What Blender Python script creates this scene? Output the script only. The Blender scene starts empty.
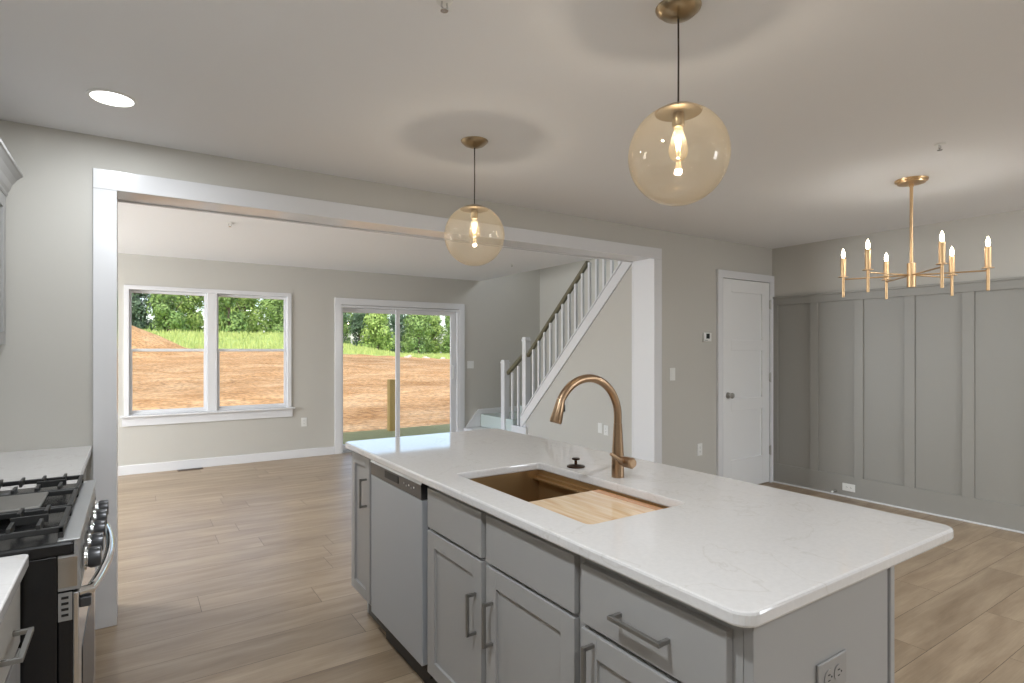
import bpy, bmesh, math, random
from mathutils import Vector, Matrix
random.seed(7)
PI = math.pi
SC = bpy.context.scene
C = SC.collection

# ---------------------------------------------------------------- camera
cam_d = bpy.data.cameras.new('camera'); cam = bpy.data.objects.new('camera', cam_d); C.objects.link(cam)
cam_d.sensor_width = 36; cam_d.lens = 572.6 / 1024 * 36
cam_d.shift_y = (350 - 341.5) / 1024; cam_d.clip_start = 0.02; cam_d.clip_end = 500
cam.location = (0, 0, 1.39)
cam.rotation_euler = (PI / 2, 0, -math.atan(380 / 572.6))
SC.camera = cam

# ---------------------------------------------------------------- colour management
SC.view_settings.view_transform = 'Standard'; SC.view_settings.look = 'None'
SC.view_settings.gamma = 1; SC.view_settings.use_curve_mapping = False
SC.view_settings.exposure = 0.16

# ---------------------------------------------------------------- world and sun
w = bpy.data.worlds.new('sky'); SC.world = w; w.use_nodes = True
nt = w.node_tree; bg = nt.nodes['Background']
sky = nt.nodes.new('ShaderNodeTexSky'); sky.sky_type = 'NISHITA'; sky.sun_disc = False
sky.sun_elevation = math.radians(55); sky.sun_rotation = math.radians(215); sky.air_density = 1.0; sky.dust_density = 2.0
nt.links.new(sky.outputs[0], bg.inputs[0]); bg.inputs[1].default_value = 0.36

def lamp(name, kind, loc, energy, color=(1, 1, 1), size=0.1, size_y=None, rot=(0, 0, 0), parent=None, spread=None, radius=None):
    d = bpy.data.lights.new(name, kind); d.energy = energy; d.color = color
    if kind == 'AREA':
        d.size = size
        if size_y: d.shape = 'RECTANGLE'; d.size_y = size_y
        else: d.shape = 'DISK'
        if spread: d.spread = spread
    if kind in ('POINT', 'SPOT'): d.shadow_soft_size = radius or 0.02
    o = bpy.data.objects.new(name, d); C.objects.link(o); o.location = loc; o.rotation_euler = rot
    if parent: o.parent = parent
    return o
sun = lamp('sun', 'SUN', (0, 0, 30), 1.75, (1, .95, .87), rot=(math.radians(38), 0, math.radians(-28)))
sun.data.angle = math.radians(.6)
# unseen area lamps added as fill, at added window openings (built further down)
lamp('fill_kitchen_rear', 'AREA', (4.65, -2.72, 1.5), 45, (.92, .96, 1), 1.0, 1.2, rot=(PI / 2, 0, 0))
lamp('fill_living_side', 'AREA', (-3.32, 6.0, 1.45), 215, (.92, .965, 1), 2.0, 1.5, rot=(PI / 2, 0, -PI / 2))
lamp('fill_stairwell', 'AREA', (5.95, 5.6, 3.7), 55, (.95, .98, 1), 1.2, 1.2, rot=(PI / 2, 0, PI / 2))

# ---------------------------------------------------------------- materials
def mat(name, col, rough=.5, metal=0, spec=.5, coat=0, bump=0, bscale=60, var=0, vscale=3, stretch=(1, 1, 1), sheen=0):
    m = bpy.data.materials.new(name); m.use_nodes = True
    n = m.node_tree; b = n.nodes['Principled BSDF']
    b.inputs['Base Color'].default_value = (*col, 1); b.inputs['Roughness'].default_value = rough
    b.inputs['Metallic'].default_value = metal; b.inputs['Specular IOR Level'].default_value = spec
    b.inputs['Coat Weight'].default_value = coat
    if var or bump:
        tc = n.nodes.new('ShaderNodeTexCoord'); mp = n.nodes.new('ShaderNodeMapping'); mp.inputs['Scale'].default_value = stretch
        n.links.new(tc.outputs['Object'], mp.inputs[0])
    if var:
        nz = n.nodes.new('ShaderNodeTexNoise'); nz.inputs['Scale'].default_value = vscale; nz.inputs['Detail'].default_value = 5
        n.links.new(mp.outputs[0], nz.inputs[0])
        mx = n.nodes.new('ShaderNodeMix'); mx.data_type = 'RGBA'
        mx.inputs[6].default_value = (*[c * (1 - var) for c in col], 1); mx.inputs[7].default_value = (*[min(1, c * (1 + var)) for c in col], 1)
        n.links.new(nz.outputs[0], mx.inputs[0]); n.links.new(mx.outputs[2], b.inputs['Base Color'])
    if bump:
        nb = n.nodes.new('ShaderNodeTexNoise'); nb.inputs['Scale'].default_value = bscale; nb.inputs['Detail'].default_value = 3
        n.links.new(mp.outputs[0], nb.inputs[0])
        bp = n.nodes.new('ShaderNodeBump'); bp.inputs['Strength'].default_value = bump; bp.inputs['Distance'].default_value = .002
        n.links.new(nb.outputs[0], bp.inputs['Height']); n.links.new(bp.outputs[0], b.inputs['Normal'])
    return m
def srgb(r, g, b):
    f = lambda c: ((c / 255 + .055) / 1.055) ** 2.4 if c > 10 else c / 255 / 12.92
    return (f(r), f(g), f(b))
def emit(name, col, s):
    m = bpy.data.materials.new(name); m.use_nodes = True; n = m.node_tree
    n.nodes.remove(n.nodes['Principled BSDF']); e = n.nodes.new('ShaderNodeEmission')
    e.inputs[0].default_value = (*col, 1); e.inputs[1].default_value = s
    n.links.new(e.outputs[0], n.nodes['Material Output'].inputs[0]); return m
def thin_glass(name, tint, f0=.04, scatter=None, edge=None, rough=0.0):
    """single-sheet glass: clear film plus a mirror coat that grows towards grazing view (same from both sides)"""
    m = bpy.data.materials.new(name); m.use_nodes = True; n = m.node_tree; LK = n.links.new
    n.nodes.remove(n.nodes['Principled BSDF'])
    lw = n.nodes.new('ShaderNodeLayerWeight'); lw.inputs[0].default_value = .5
    pw = n.nodes.new('ShaderNodeMath'); pw.operation = 'POWER'; pw.inputs[1].default_value = 4.5; LK(lw.outputs['Facing'], pw.inputs[0])
    fr = n.nodes.new('ShaderNodeMapRange'); fr.inputs[3].default_value = f0; fr.inputs[4].default_value = .75; LK(pw.outputs[0], fr.inputs[0])
    t = n.nodes.new('ShaderNodeBsdfTransparent'); t.inputs[0].default_value = (*tint, 1)
    g = n.nodes.new('ShaderNodeBsdfGlossy'); g.inputs['Roughness'].default_value = rough
    mx = n.nodes.new('ShaderNodeMixShader'); LK(fr.outputs[0], mx.inputs[0]); LK(t.outputs[0], mx.inputs[1]); LK(g.outputs[0], mx.inputs[2])
    out = mx.outputs[0]
    if edge:
        cm = n.nodes.new('ShaderNodeMix'); cm.data_type = 'RGBA'; p2 = n.nodes.new('ShaderNodeMath'); p2.operation = 'POWER'; p2.inputs[1].default_value = 2.5
        LK(lw.outputs['Facing'], p2.inputs[0]); LK(p2.outputs[0], cm.inputs[0])
        cm.inputs[6].default_value = (*tint, 1); cm.inputs[7].default_value = (*edge, 1); LK(cm.outputs[2], t.inputs[0])
    if scatter:
        col, fac = scatter
        tl = n.nodes.new('ShaderNodeBsdfTranslucent'); tl.inputs[0].default_value = (*col, 1); df = n.nodes.new('ShaderNodeBsdfDiffuse'); df.inputs[0].default_value = (*col, 1)
        m1 = n.nodes.new('ShaderNodeMixShader'); m1.inputs[0].default_value = .5; LK(tl.outputs[0], m1.inputs[1]); LK(df.outputs[0], m1.inputs[2])
        m2 = n.nodes.new('ShaderNodeMixShader'); m2.inputs[0].default_value = fac; LK(out, m2.inputs[1]); LK(m1.outputs[0], m2.inputs[2]); out = m2.outputs[0]
    LK(out, n.nodes['Material Output'].inputs[0]); return m

M = {}
M['wall'] = mat('greige_wall_paint', srgb(192, 189, 182), .6, bump=.05, bscale=180)
M['ceiling'] = mat('ceiling_paint', srgb(234, 234, 235), .8, bump=.05, bscale=150)
M['trim'] = mat('white_trim_paint', srgb(220, 220, 222), .2, bump=.02, bscale=30)
M['wainscot'] = mat('grey_panelling_paint', srgb(150, 148, 142), .42, bump=.03, bscale=60)
M['door'] = mat('white_door_paint', srgb(230, 230, 230), .35)
M['cab'] = mat('grey_cabinet_paint', srgb(160, 159, 158), .4, bump=.02, bscale=80)
M['cab_lit'] = mat('lit_cabinet_paint', srgb(190, 188, 184), .4)  # same grey as the other cabinets, its lit look put into the colour
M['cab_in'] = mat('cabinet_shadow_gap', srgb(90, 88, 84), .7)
M['pull'] = mat('pewter_pull', srgb(140, 138, 134), .42, .7)
M['steel'] = mat('brushed_steel', srgb(172, 173, 174), .36, .75, bump=.06, bscale=60, stretch=(1, 1, 30))
M['steel_dw'] = mat('dishwasher_steel', srgb(176, 179, 183), .5, .3)
M['steel_dark'] = mat('dark_steel_panel', srgb(78, 78, 80), .32, .6)
M['chrome'] = mat('polished_steel', srgb(215, 215, 215), .12, 1)
M['nickel'] = mat('satin_nickel', srgb(190, 188, 184), .3, .9)
M['black'] = mat('black_enamel', srgb(22, 22, 23), .25)
M['iron'] = mat('cast_iron', srgb(34, 34, 34), .5, .2, bump=.2, bscale=300)
M['griddle'] = mat('griddle_plate', srgb(120, 118, 114), .4, .5)
M['blackmat'] = mat('black_plastic', srgb(15, 15, 15), .5)
M['white_plastic'] = mat('white_plastic', srgb(228, 228, 225), .35)
M['grey_plate'] = mat('grey_outlet_plate', srgb(150, 148, 146), .35)
M['faucet'] = mat('champagne_bronze', srgb(160, 134, 108), .28, 1, bump=.02, bscale=200)
M['sink'] = mat('brushed_bronze_basin', srgb(168, 138, 98), .42, .8, bump=.1, bscale=90, stretch=(1, 12, 1))
M['bronze'] = mat('dark_bronze', srgb(70, 52, 42), .3, .9)
M['brass'] = mat('antique_brass', srgb(168, 150, 122), .28, 1)
M['gold'] = mat('satin_gold', srgb(214, 180, 138), .3, 1)
M['cord'] = mat('brown_fabric_cord', srgb(52, 42, 34), .7)
M['rail'] = mat('olive_painted_handrail', srgb(112, 106, 84), .4)
M['mint'] = mat('mint_carpet_film', srgb(190, 200, 196), .6, bump=.3, bscale=60)
M['register'] = mat('brown_floor_register', srgb(92, 70, 50), .5, .3)
M['deck'] = mat('treated_deck_board', srgb(168, 160, 108), .95, spec=.1, bump=.3, bscale=30, var=.12, vscale=6)
M['post'] = mat('yellow_pine_post', srgb(205, 170, 100), .8, bump=.2, bscale=40, var=.12, vscale=8, stretch=(6, 6, 1))
M['bark'] = mat('tree_bark', srgb(105, 92, 74), .9, bump=.6, bscale=8)
M['rock'] = mat('pale_rock', srgb(205, 190, 170), .9, bump=.6, bscale=6, var=.15, vscale=2)
M['glow_white'] = emit('downlight_lens', (1, .98, .94), 9)
M['filament'] = emit('hot_filament', (1, .72, .38), 28)
M['candle_glow'] = emit('candle_bulb_glow', (1, .86, .62), 22)
M['pane'] = thin_glass('window_glass', (1, 1, 1), .025)
M['globe'] = thin_glass('amber_globe_glass', (.985, .945, .87), .06, scatter=((1, .86, .64), .04), edge=(.95, .84, .66))
M['bulbglass'] = thin_glass('bulb_glass', (1, .94, .84), .05, scatter=((1, .85, .6), .02), edge=(.97, .85, .62))
M['screen'] = mat('dark_screen', srgb(45, 48, 48), .2)

# quartz worktop
def quartz():
    m = mat('white_quartz', srgb(222, 220, 219), .05, spec=.55)
    n = m.node_tree; b = n.nodes['Principled BSDF']
    tc = n.nodes.new('ShaderNodeTexCoord')
    a = n.nodes.new('ShaderNodeTexNoise'); a.inputs['Scale'].default_value = 3.5; a.inputs['Detail'].default_value = 8; a.inputs['Distortion'].default_value = .7
    n.links.new(tc.outputs['Object'], a.inputs[0])
    r = n.nodes.new('ShaderNodeValToRGB'); e = r.color_ramp
    e.elements[0].position = .492; e.elements[0].color = (*srgb(223, 221, 220), 1)
    e.elements[1].position = .508; e.elements[1].color = (*srgb(223, 221, 220), 1)
    k = e.elements.new(.5); k.color = (*srgb(215, 212, 209), 1)
    n.links.new(a.outputs[0], r.inputs[0])
    v = n.nodes.new('ShaderNodeTexNoise'); v.inputs['Scale'].default_value = 90; v.inputs['Detail'].default_value = 2
    n.links.new(tc.outputs['Object'], v.inputs[0])
    mx = n.nodes.new('ShaderNodeMix'); mx.data_type = 'RGBA'; mx.blend_type = 'MULTIPLY'; mx.inputs[0].default_value = .12
    n.links.new(r.outputs[0], mx.inputs[6]); n.links.new(v.outputs[0], mx.inputs[7])
    n.links.new(mx.outputs[2], b.inputs['Base Color']); return m
M['quartz'] = quartz()

# oak planks, running along X, 0.23 m wide
def planks():
    m = mat('pale_oak_planks', (1, 1, 1), .38, spec=.4)
    n = m.node_tree; b = n.nodes['Principled BSDF']; L = n.links.new
    tc = n.nodes.new('ShaderNodeTexCoord'); mp = n.nodes.new('ShaderNodeMapping')
    L(tc.outputs['Object'], mp.inputs[0])
    sp = n.nodes.new('ShaderNodeSeparateXYZ'); L(mp.outputs[0], sp.inputs[0])
    yo = n.nodes.new('ShaderNodeMath'); yo.inputs[1].default_value = .007 + 2.3; L(sp.outputs[1], yo.inputs[0])
    ro = n.nodes.new('ShaderNodeMath'); ro.operation = 'DIVIDE'; ro.inputs[1].default_value = .23; L(yo.outputs[0], ro.inputs[0])
    rf = n.nodes.new('ShaderNodeMath'); rf.operation = 'FLOOR'; L(ro.outputs[0], rf.inputs[0])
    wn = n.nodes.new('ShaderNodeTexWhiteNoise'); wn.noise_dimensions = '1D'; L(rf.outputs[0], wn.inputs['W'])
    xo = n.nodes.new('ShaderNodeMath'); xo.operation = 'MULTIPLY_ADD'; xo.inputs[1].default_value = 1.5; L(wn.outputs['Value'], xo.inputs[0]); L(sp.outputs[0], xo.inputs[2])
    cb_ = n.nodes.new('ShaderNodeCombineXYZ'); L(xo.outputs[0], cb_.inputs[0]); L(yo.outputs[0], cb_.inputs[1])
    br = n.nodes.new('ShaderNodeTexBrick'); br.offset = 0; br.offset_frequency = 1; br.squash = 1
    br.inputs['Scale'].default_value = 1; br.inputs['Brick Width'].default_value = 1.5; br.inputs['Row Height'].default_value = .23
    br.inputs['Mortar Size'].default_value = .0016; br.inputs['Mortar Smooth'].default_value = .3; br.inputs['Bias'].default_value = 0
    br.inputs['Color1'].default_value = (0, 0, 0, 1); br.inputs['Color2'].default_value = (1, 1, 1, 1); br.inputs['Mortar'].default_value = (.5, .5, .5, 1)
    L(cb_.outputs[0], br.inputs[0])
    # grain offset per plank
    cx = n.nodes.new('ShaderNodeVectorMath'); cx.operation = 'MULTIPLY'; cx.inputs[1].default_value = (9, 7, 5)
    L(br.outputs['Color'], cx.inputs[0])
    ad = n.nodes.new('ShaderNodeVectorMath'); ad.operation = 'ADD'; L(cb_.outputs[0], ad.inputs[0]); L(cx.outputs[0], ad.inputs[1])
    st = n.nodes.new('ShaderNodeVectorMath'); st.operation = 'MULTIPLY'; st.inputs[1].default_value = (.9, 6, 1); L(ad.outputs[0], st.inputs[0])
    g = n.nodes.new('ShaderNodeTexNoise'); g.inputs['Scale'].default_value = 1.6; g.inputs['Detail'].default_value = 7; g.inputs['Roughness'].default_value = .62; g.inputs['Distortion'].default_value = .35
    L(st.outputs[0], g.inputs[0])
    st2 = n.nodes.new('ShaderNodeVectorMath'); st2.operation = 'MULTIPLY'; st2.inputs[1].default_value = (3, 90, 1); L(ad.outputs[0], st2.inputs[0])
    g2 = n.nodes.new('ShaderNodeTexNoise'); g2.inputs['Scale'].default_value = 2; g2.inputs['Detail'].default_value = 4
    L(st2.outputs[0], g2.inputs[0])
    r = n.nodes.new('ShaderNodeValToRGB'); e = r.color_ramp
    e.elements[0].position = .25; e.elements[0].color = (*srgb(136, 115, 92), 1)
    e.elements[1].position = .72; e.elements[1].color = (*srgb(178, 158, 133), 1)
    L(g.outputs[0], r.inputs[0])
    r2 = n.nodes.new('ShaderNodeMapRange'); r2.inputs[1].default_value = .35; r2.inputs[2].default_value = .7; r2.inputs[3].default_value = .92; r2.inputs[4].default_value = 1.04
    L(g2.outputs[0], r2.inputs[0])
    m1 = n.nodes.new('ShaderNodeMix'); m1.data_type = 'RGBA'; m1.blend_type = 'MULTIPLY'; m1.inputs[0].default_value = 1
    L(r.outputs[0], m1.inputs[6]); L(r2.outputs[0], m1.inputs[7])
    r3 = n.nodes.new('ShaderNodeMapRange'); r3.inputs[3].default_value = .9; r3.inputs[4].default_value = 1.06; L(br.outputs['Color'], r3.inputs[0])
    m2 = n.nodes.new('ShaderNodeMix'); m2.data_type = 'RGBA'; m2.blend_type = 'MULTIPLY'; m2.inputs[0].default_value = 1
    L(m1.outputs[2], m2.inputs[6]); L(r3.outputs[0], m2.inputs[7])
    m3 = n.nodes.new('ShaderNodeMix'); m3.data_type = 'RGBA'; m3.inputs[7].default_value = (*srgb(92, 74, 58), 1)
    L(br.outputs['Fac'], m3.inputs[0]); L(m2.outputs[2], m3.inputs[6]); L(m3.outputs[2], b.inputs['Base Color'])
    bp = n.nodes.new('ShaderNodeBump'); bp.inputs['Strength'].default_value = .25; bp.inputs['Distance'].default_value = .001; bp.invert = True
    L(br.outputs['Fac'], bp.inputs['Height']); L(bp.outputs[0], b.inputs['Normal'])
    return m
M['floor'] = planks()

def wood_board():
    m = mat('bamboo_board', srgb(226, 190, 146), .2, coat=.8)
    n = m.node_tree; b = n.nodes['Principled BSDF']; b.inputs['Coat Roughness'].default_value = .05
    tc = n.nodes.new('ShaderNodeTexCoord'); mp = n.nodes.new('ShaderNodeMapping'); mp.inputs['Scale'].default_value = (30, 3, 3)
    n.links.new(tc.outputs['Object'], mp.inputs[0])
    a = n.nodes.new('ShaderNodeTexNoise'); a.inputs['Scale'].default_value = 1.5; a.inputs['Detail'].default_value = 6
    n.links.new(mp.outputs[0], a.inputs[0])
    r = n.nodes.new('ShaderNodeValToRGB'); r.color_ramp.elements[0].color = (*srgb(226, 184, 138), 1); r.color_ramp.elements[0].position = .3
    r.color_ramp.elements[1].color = (*srgb(250, 226, 192), 1); r.color_ramp.elements[1].position = .65
    n.links.new(a.outputs[0], r.inputs[0]); n.links.new(r.outputs[0], b.inputs['Base Color']); return m
M['board'] = wood_board()
M['band'] = mat('orange_wood_band', srgb(214, 150, 92), .2, coat=.8, bump=.02, bscale=60)

# ---------------------------------------------------------------- mesh helpers
class MB:
    def __init__(s): s.bm = bmesh.new()
    def box(s, x0, x1, y0, y1, z0, z1, bev=0, seg=2, rot=None):
        b = s.bm; n0 = len(b.verts)
        r = bmesh.ops.create_cube(b, size=1)
        vs = r['verts']
        for v in vs: v.co = Vector(((x0 + x1) / 2 + v.co.x * (x1 - x0), (y0 + y1) / 2 + v.co.y * (y1 - y0), (z0 + z1) / 2 + v.co.z * (z1 - z0)))
        if bev:
            es = list({e for v in vs for e in v.link_edges})
            r = bmesh.ops.bevel(b, geom=es, offset=bev, segments=seg, affect='EDGES', profile=.5)
            vs = list({v for f in r['faces'] for v in f.verts} | {v for v in vs if v.is_valid})
        if rot is not None:
            for v in vs: v.co = rot @ v.co
        return s
    def lathe(s, prof, c=(0, 0, 0), axis='Z', n=32, cap=True):
        b = s.bm; rings = []
        for r, h in prof:
            ring = []
            for i in range(n):
                a = 2 * PI * i / n; p = (r * math.cos(a), r * math.sin(a), h)
                if axis == 'X': p = (p[2], p[0], p[1])
                if axis == 'Y': p = (p[1], p[2], p[0])
                ring.append(b.verts.new((p[0] + c[0], p[1] + c[1], p[2] + c[2])))
            rings.append(ring)
        for k in range(len(rings) - 1):
            A, B = rings[k], rings[k + 1]
            for i in range(n): b.faces.new((A[i], A[(i + 1) % n], B[(i + 1) % n], B[i]))
        if cap:
            b.faces.new(rings[0][::-1]); b.faces.new(rings[-1])
        return s
    def tube(s, pts, rad, n=14, cap=True, flat=None):
        b = s.bm; pts = [Vector(p) for p in pts]; m = len(pts)
        if not hasattr(rad, '__len__'): rad = [rad] * m
        up = None; rings = []
        for i, p in enumerate(pts):
            t = (pts[min(i + 1, m - 1)] - pts[max(i - 1, 0)]).normalized()
            if up is None:
                up = Vector((0, 0, 1)) if abs(t.z) < .9 else Vector((1, 0, 0))
            u = (up - t * up.dot(t)).normalized(); v = t.cross(u); up = u
            rings.append([b.verts.new(p + (u * math.cos(2 * PI * k / n) + v * math.sin(2 * PI * k / n)) * rad[i]) for k in range(n)])
        for k in range(m - 1):
            A, B = rings[k], rings[k + 1]
            for i in range(n): b.faces.new((A[i], A[(i + 1) % n], B[(i + 1) % n], B[i]))
        if cap: b.faces.new(rings[0][::-1]); b.faces.new(rings[-1])
        return s
    def prism(s, poly, axis, a, b_):
        """extrude a 2-D polygon along axis from a to b_; poly in the other two axes in order"""
        b = s.bm
        def P(p, t):
            if axis == 'X': return (t, p[0], p[1])
            if axis == 'Y': return (p[0], t, p[1])
            return (p[0], p[1], t)
        A = [b.verts.new(P(p, a)) for p in poly]; B = [b.verts.new(P(p, b_)) for p in poly]
        b.faces.new(A); b.faces.new(B[::-1]); n = len(poly)
        for i in range(n): b.faces.new((A[i], B[i], B[(i + 1) % n], A[(i + 1) % n]))
        return s
    def build(s, name, m, parent=None, loc=None, smooth=False, mods=None):
        bmesh.ops.recalc_face_normals(s.bm, faces=s.bm.faces)
        me = bpy.data.meshes.new(name); s.bm.to_mesh(me); s.bm.free()
        me.materials.append(m)
        if smooth:
            me.polygons.foreach_set('use_smooth', [True] * len(me.polygons))
            try: me.set_sharp_from_angle(angle=math.radians(38))
            except Exception: pass
        o = bpy.data.objects.new(name, me); C.objects.link(o)
        if parent: o.parent = parent
        if loc: o.location = loc
        return o
def tag(o, label=None, cat=None, group=None, kind=None):
    if label: o['label'] = label
    if cat: o['category'] = cat
    if group: o['group'] = group
    if kind: o['kind'] = kind
    return o
def thing(name, label, cat, loc=(0, 0, 0), rz=0, group=None, kind=None):
    o = bpy.data.objects.new(name, None); C.objects.link(o); o.location = loc; o.rotation_euler = (0, 0, rz)
    o.empty_display_size = .1
    return tag(o, label, cat, group, kind)
def copy_tree(o, parent=None):
    c = o.copy(); C.objects.link(c)
    if parent: c.parent = parent
    for ch in o.children: copy_tree(ch, c)
    return c
def rrect(x0, x1, y0, y1, r, n=6):
    pts = []
    for cx, cy, a0 in ((x1 - r, y1 - r, 0), (x0 + r, y1 - r, PI / 2), (x0 + r, y0 + r, PI), (x1 - r, y0 + r, 1.5 * PI)):
        for k in range(n + 1):
            a = a0 + PI / 2 * k / n; pts.append((cx + r * math.cos(a), cy + r * math.sin(a)))
    return pts
def slab(name, outer, z0, z1, m, hole=None, bev=.006, parent=None, loc=None):
    """stone slab with rounded corners and eased edges, outer=(x0,x1,y0,y1,r), hole likewise"""
    b = bmesh.new()
    def ring(rc, inset, z):
        x0, x1, y0, y1, r = rc
        return [b.verts.new((*p, z)) for p in rrect(x0 + inset, x1 - inset, y0 + inset, y1 - inset, max(r - inset, .001))]
    def wallup(rs, flip):
        for A, B in zip(rs, rs[1:]):
            n = len(A)
            for i in range(n):
                q = (A[i], A[(i + 1) % n], B[(i + 1) % n], B[i]); b.faces.new(q[::-1] if flip else q)
    steps = [(bev, z0), (bev * .3, z0 + bev * .3), (0, z0 + bev), (0, z1 - bev), (bev * .3, z1 - bev * .3), (bev, z1)]
    o = [ring(outer, i, z) for i, z in steps]; wallup(o, False)
    loops = [o]
    if hole:
        hs = [(-i * .5, z) for i, z in steps]; h = [ring(hole, i, z) for i, z in hs]; wallup(h, True); loops.append(h)
    for idx in (0, -1):
        es = []
        for L in loops:
            R = L[idx]; n = len(R)
            for i in range(n):
                es.append(b.edges.get((R[i], R[(i + 1) % n])))
        bmesh.ops.triangle_fill(b, use_beauty=True, use_dissolve=False, edges=es)
    mb = MB(); mb.bm.free(); mb.bm = b
    return mb.build(name, m, parent, loc)
def wallpanel(mb, axis, p0, p1, a0, a1, z0, z1, holes):
    """wall slab with rectangular holes; axis 'X': wall runs along X with thickness p0..p1 in Y"""
    As = sorted({a0, a1, *[h[0] for h in holes], *[h[1] for h in holes]}); Zs = sorted({z0, z1, *[h[2] for h in holes], *[h[3] for h in holes]})
    for i in range(len(As) - 1):
        run = None
        for k in range(len(Zs) - 1):
            ca, cz = (As[i] + As[i + 1]) / 2, (Zs[k] + Zs[k + 1]) / 2
            solid = not any(h[0] < ca < h[1] and h[2] < cz < h[3] for h in holes)
            if solid: run = [run[0] if run else Zs[k], Zs[k + 1]]
            if run and (not solid or k == len(Zs) - 2):
                if axis == 'X': mb.box(As[i], As[i + 1], p0, p1, *run)
                else: mb.box(p0, p1, As[i], As[i + 1], *run)
                run = None
def struct(name, mb, m, parent=None, label=None, smooth=False):
    o = mb.build(name, m, parent, smooth=smooth)
    if not parent: tag(o, label, kind='structure')
    return o

# ================================================================ THE ROOM
H = 2.46; W = 3.53; W2 = 3.77; L = 7.68; R = 5.65; LX = -3.2
struct('floor', MB().box(LX - .15, R + .15, -2.75, L + .15, -.2, 0), M['floor'], label='pale oak plank floor running through kitchen and living room')
cl = MB()
cl.box(LX - .15, 4.5, -2.75, L + .15, H, H + .2); cl.box(4.5, R + .15, -2.75, 3.9, H, H + .2)
struct('ceiling', cl, M['ceiling'], label='flat painted ceiling over kitchen and living room')
struct('ceiling', MB().box(4.3, R + .15, 3.7, L + .15, 5.0, 5.15), M['ceiling'], label='ceiling high above the stairwell')
b = MB(); wallpanel(b, 'X', L, L + .15, LX, R + .15, 0, 5.0, [(-.03, 1.655, .66, 2.075), (2.34, 4.135, 0, 2.0)])
struct('wall_back', b, M['wall'], label='greige living room wall holding the twin window and the sliding door')
b = MB(); wallpanel(b, 'Y', R, R + .15, -2.75, L, 0, 5.0, [(4.95, 6.3, 3.1, 4.4)])
struct('wall_right', b, M['wall'], label='painted wall above the grey panelling')
b = MB(); wallpanel(b, 'Y', LX - .15, LX, W2, L, 0, H, [(5.0, 7.0, .7, 2.2)])
struct('wall_left', b, M['wall'], label='living room side wall out of view to the left')
b = MB(); wallpanel(b, 'X', W, W2, -.97, R, 0, H, [(-.0735, 3.8495, 0, 2.2145)])
b.box(LX - .15, -.97, W2 - .12, W2, 0, H)
struct('wall_divider', b, M['wall'], label='greige wall with the wide cased opening between kitchen and living room')
struct('wall_kitchen', MB().box(-.97, -.82, -2.75, W, 0, H), M['wall'], label='kitchen wall behind the range')
b = MB(); wallpanel(b, 'X', -2.75, -2.6, -.82, R, 0, H, [(4.15, 5.2, .9, 2.1)])
struct('wall_front', b, M['wall'], label='kitchen wall behind the camera')
# wall under the stairs (plane X = 4.5) and the bulkhead above the ceiling edge
TY0, TZ0, SL = 6.50, .345, .958          # lower edge of the stringer at TY0
def zst(y): return TZ0 + (TY0 - y) * SL
b = MB()
ytop = TY0 - (H - .12 - TZ0) / SL
b.prism([(W2, 0), (TY0 + .03, 0), (TY0 + .03, zst(TY0) + .02), (ytop, H - .1), (ytop, H), (W2, H)], 'X', 4.505, 4.60)
struct('wall_stairs', b, M['wall'], label='pale wall under the staircase stringer')
struct('wall_bulkhead', MB().box(4.5, 4.6, 3.9, L, H + .2, 5.0).box(4.6, R, 3.75, 3.9, H, 5.0), M['wall'], label='upper stairwell walls above the living room ceiling edge')

# ---- cased opening
def casing(name, x0, x1, z1, yf, wd, t, label, bottom=0.0, jamb=None, back=None):
    b = MB()
    b.box(x0, x0 + wd, yf - t, yf, bottom, z1 - wd, .003).box(x1 - wd, x1, yf - t, yf, bottom, z1 - wd, .003).box(x0, x1, yf - t, yf, z1 - wd, z1, .003)
    if back is not None:
        b.box(x0, x0 + wd, back, back + t, bottom, z1 - wd, .003).box(x1 - wd, x1, back, back + t, bottom, z1 - wd, .003).box(x0, x1, back, back + t, z1 - wd, z1, .003)
    if jamb:
        a0, a1, zt, y0, y1 = jamb
        b.box(a0 - .01, a0, y0, y1, bottom, zt).box(a1, a1 + .01, y0, y1, bottom, zt).box(a0, a1, y0, y1, zt, zt + .01)
    return struct(name, b, M['trim'], label=label)
casing('trim_1', -.162, 3.935, 2.294, W, .099, .018, 'white flat casing around the wide opening', jamb=(-.063, 3.839, 2.204, W + .0005, W2 - .0005), back=W2)

# ---- baseboards
struct('baseboard_back', MB().box(LX, 2.25, L - .014, L, 0, .105, .003), M['trim'], label='white baseboard under the living room window')
struct('baseboard_divider', MB().box(3.937, 4.712, W - .014, W, 0, .12, .003), M['trim'], label='white baseboard between the opening and the closet door')
struct('baseboard_stairs', MB().box(4.49, 4.505, W2 + .02, 6.45, 0, .105, .003), M['trim'], label='white baseboard below the stairs')

# ---- wainscot on the right wall
b = MB()
b.box(R - .006, R, -2.6, W - .001, 0, 1.945)
b.box(R - .022, R - .006, -2.6, W - .002, .0, .2, .002)
b.box(R - .022, R - .006, -2.6, W - .002, 1.86, 1.93, .002)
b.box(R - .022, R - .006, 3.455, W - .002, .2, 1.86, .001)
y = 3.114
while y > -2.5:
    b.box(R - .022, R - .006, y - .08, y, .2, 1.86, .002); y -= .4185
b.box(R - .034, R, -2.6, W - .001, 1.928, 1.947, .003)
struct('trim_2', b, M['wainscot'], label='grey board and batten panelling on the right wall')
struct('trim_3', MB().box(R - .036, R - .022, -2.6, W - .002, 0, .014, .003), M['trim'], label='thin pale shoe moulding under the grey panelling')

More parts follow.
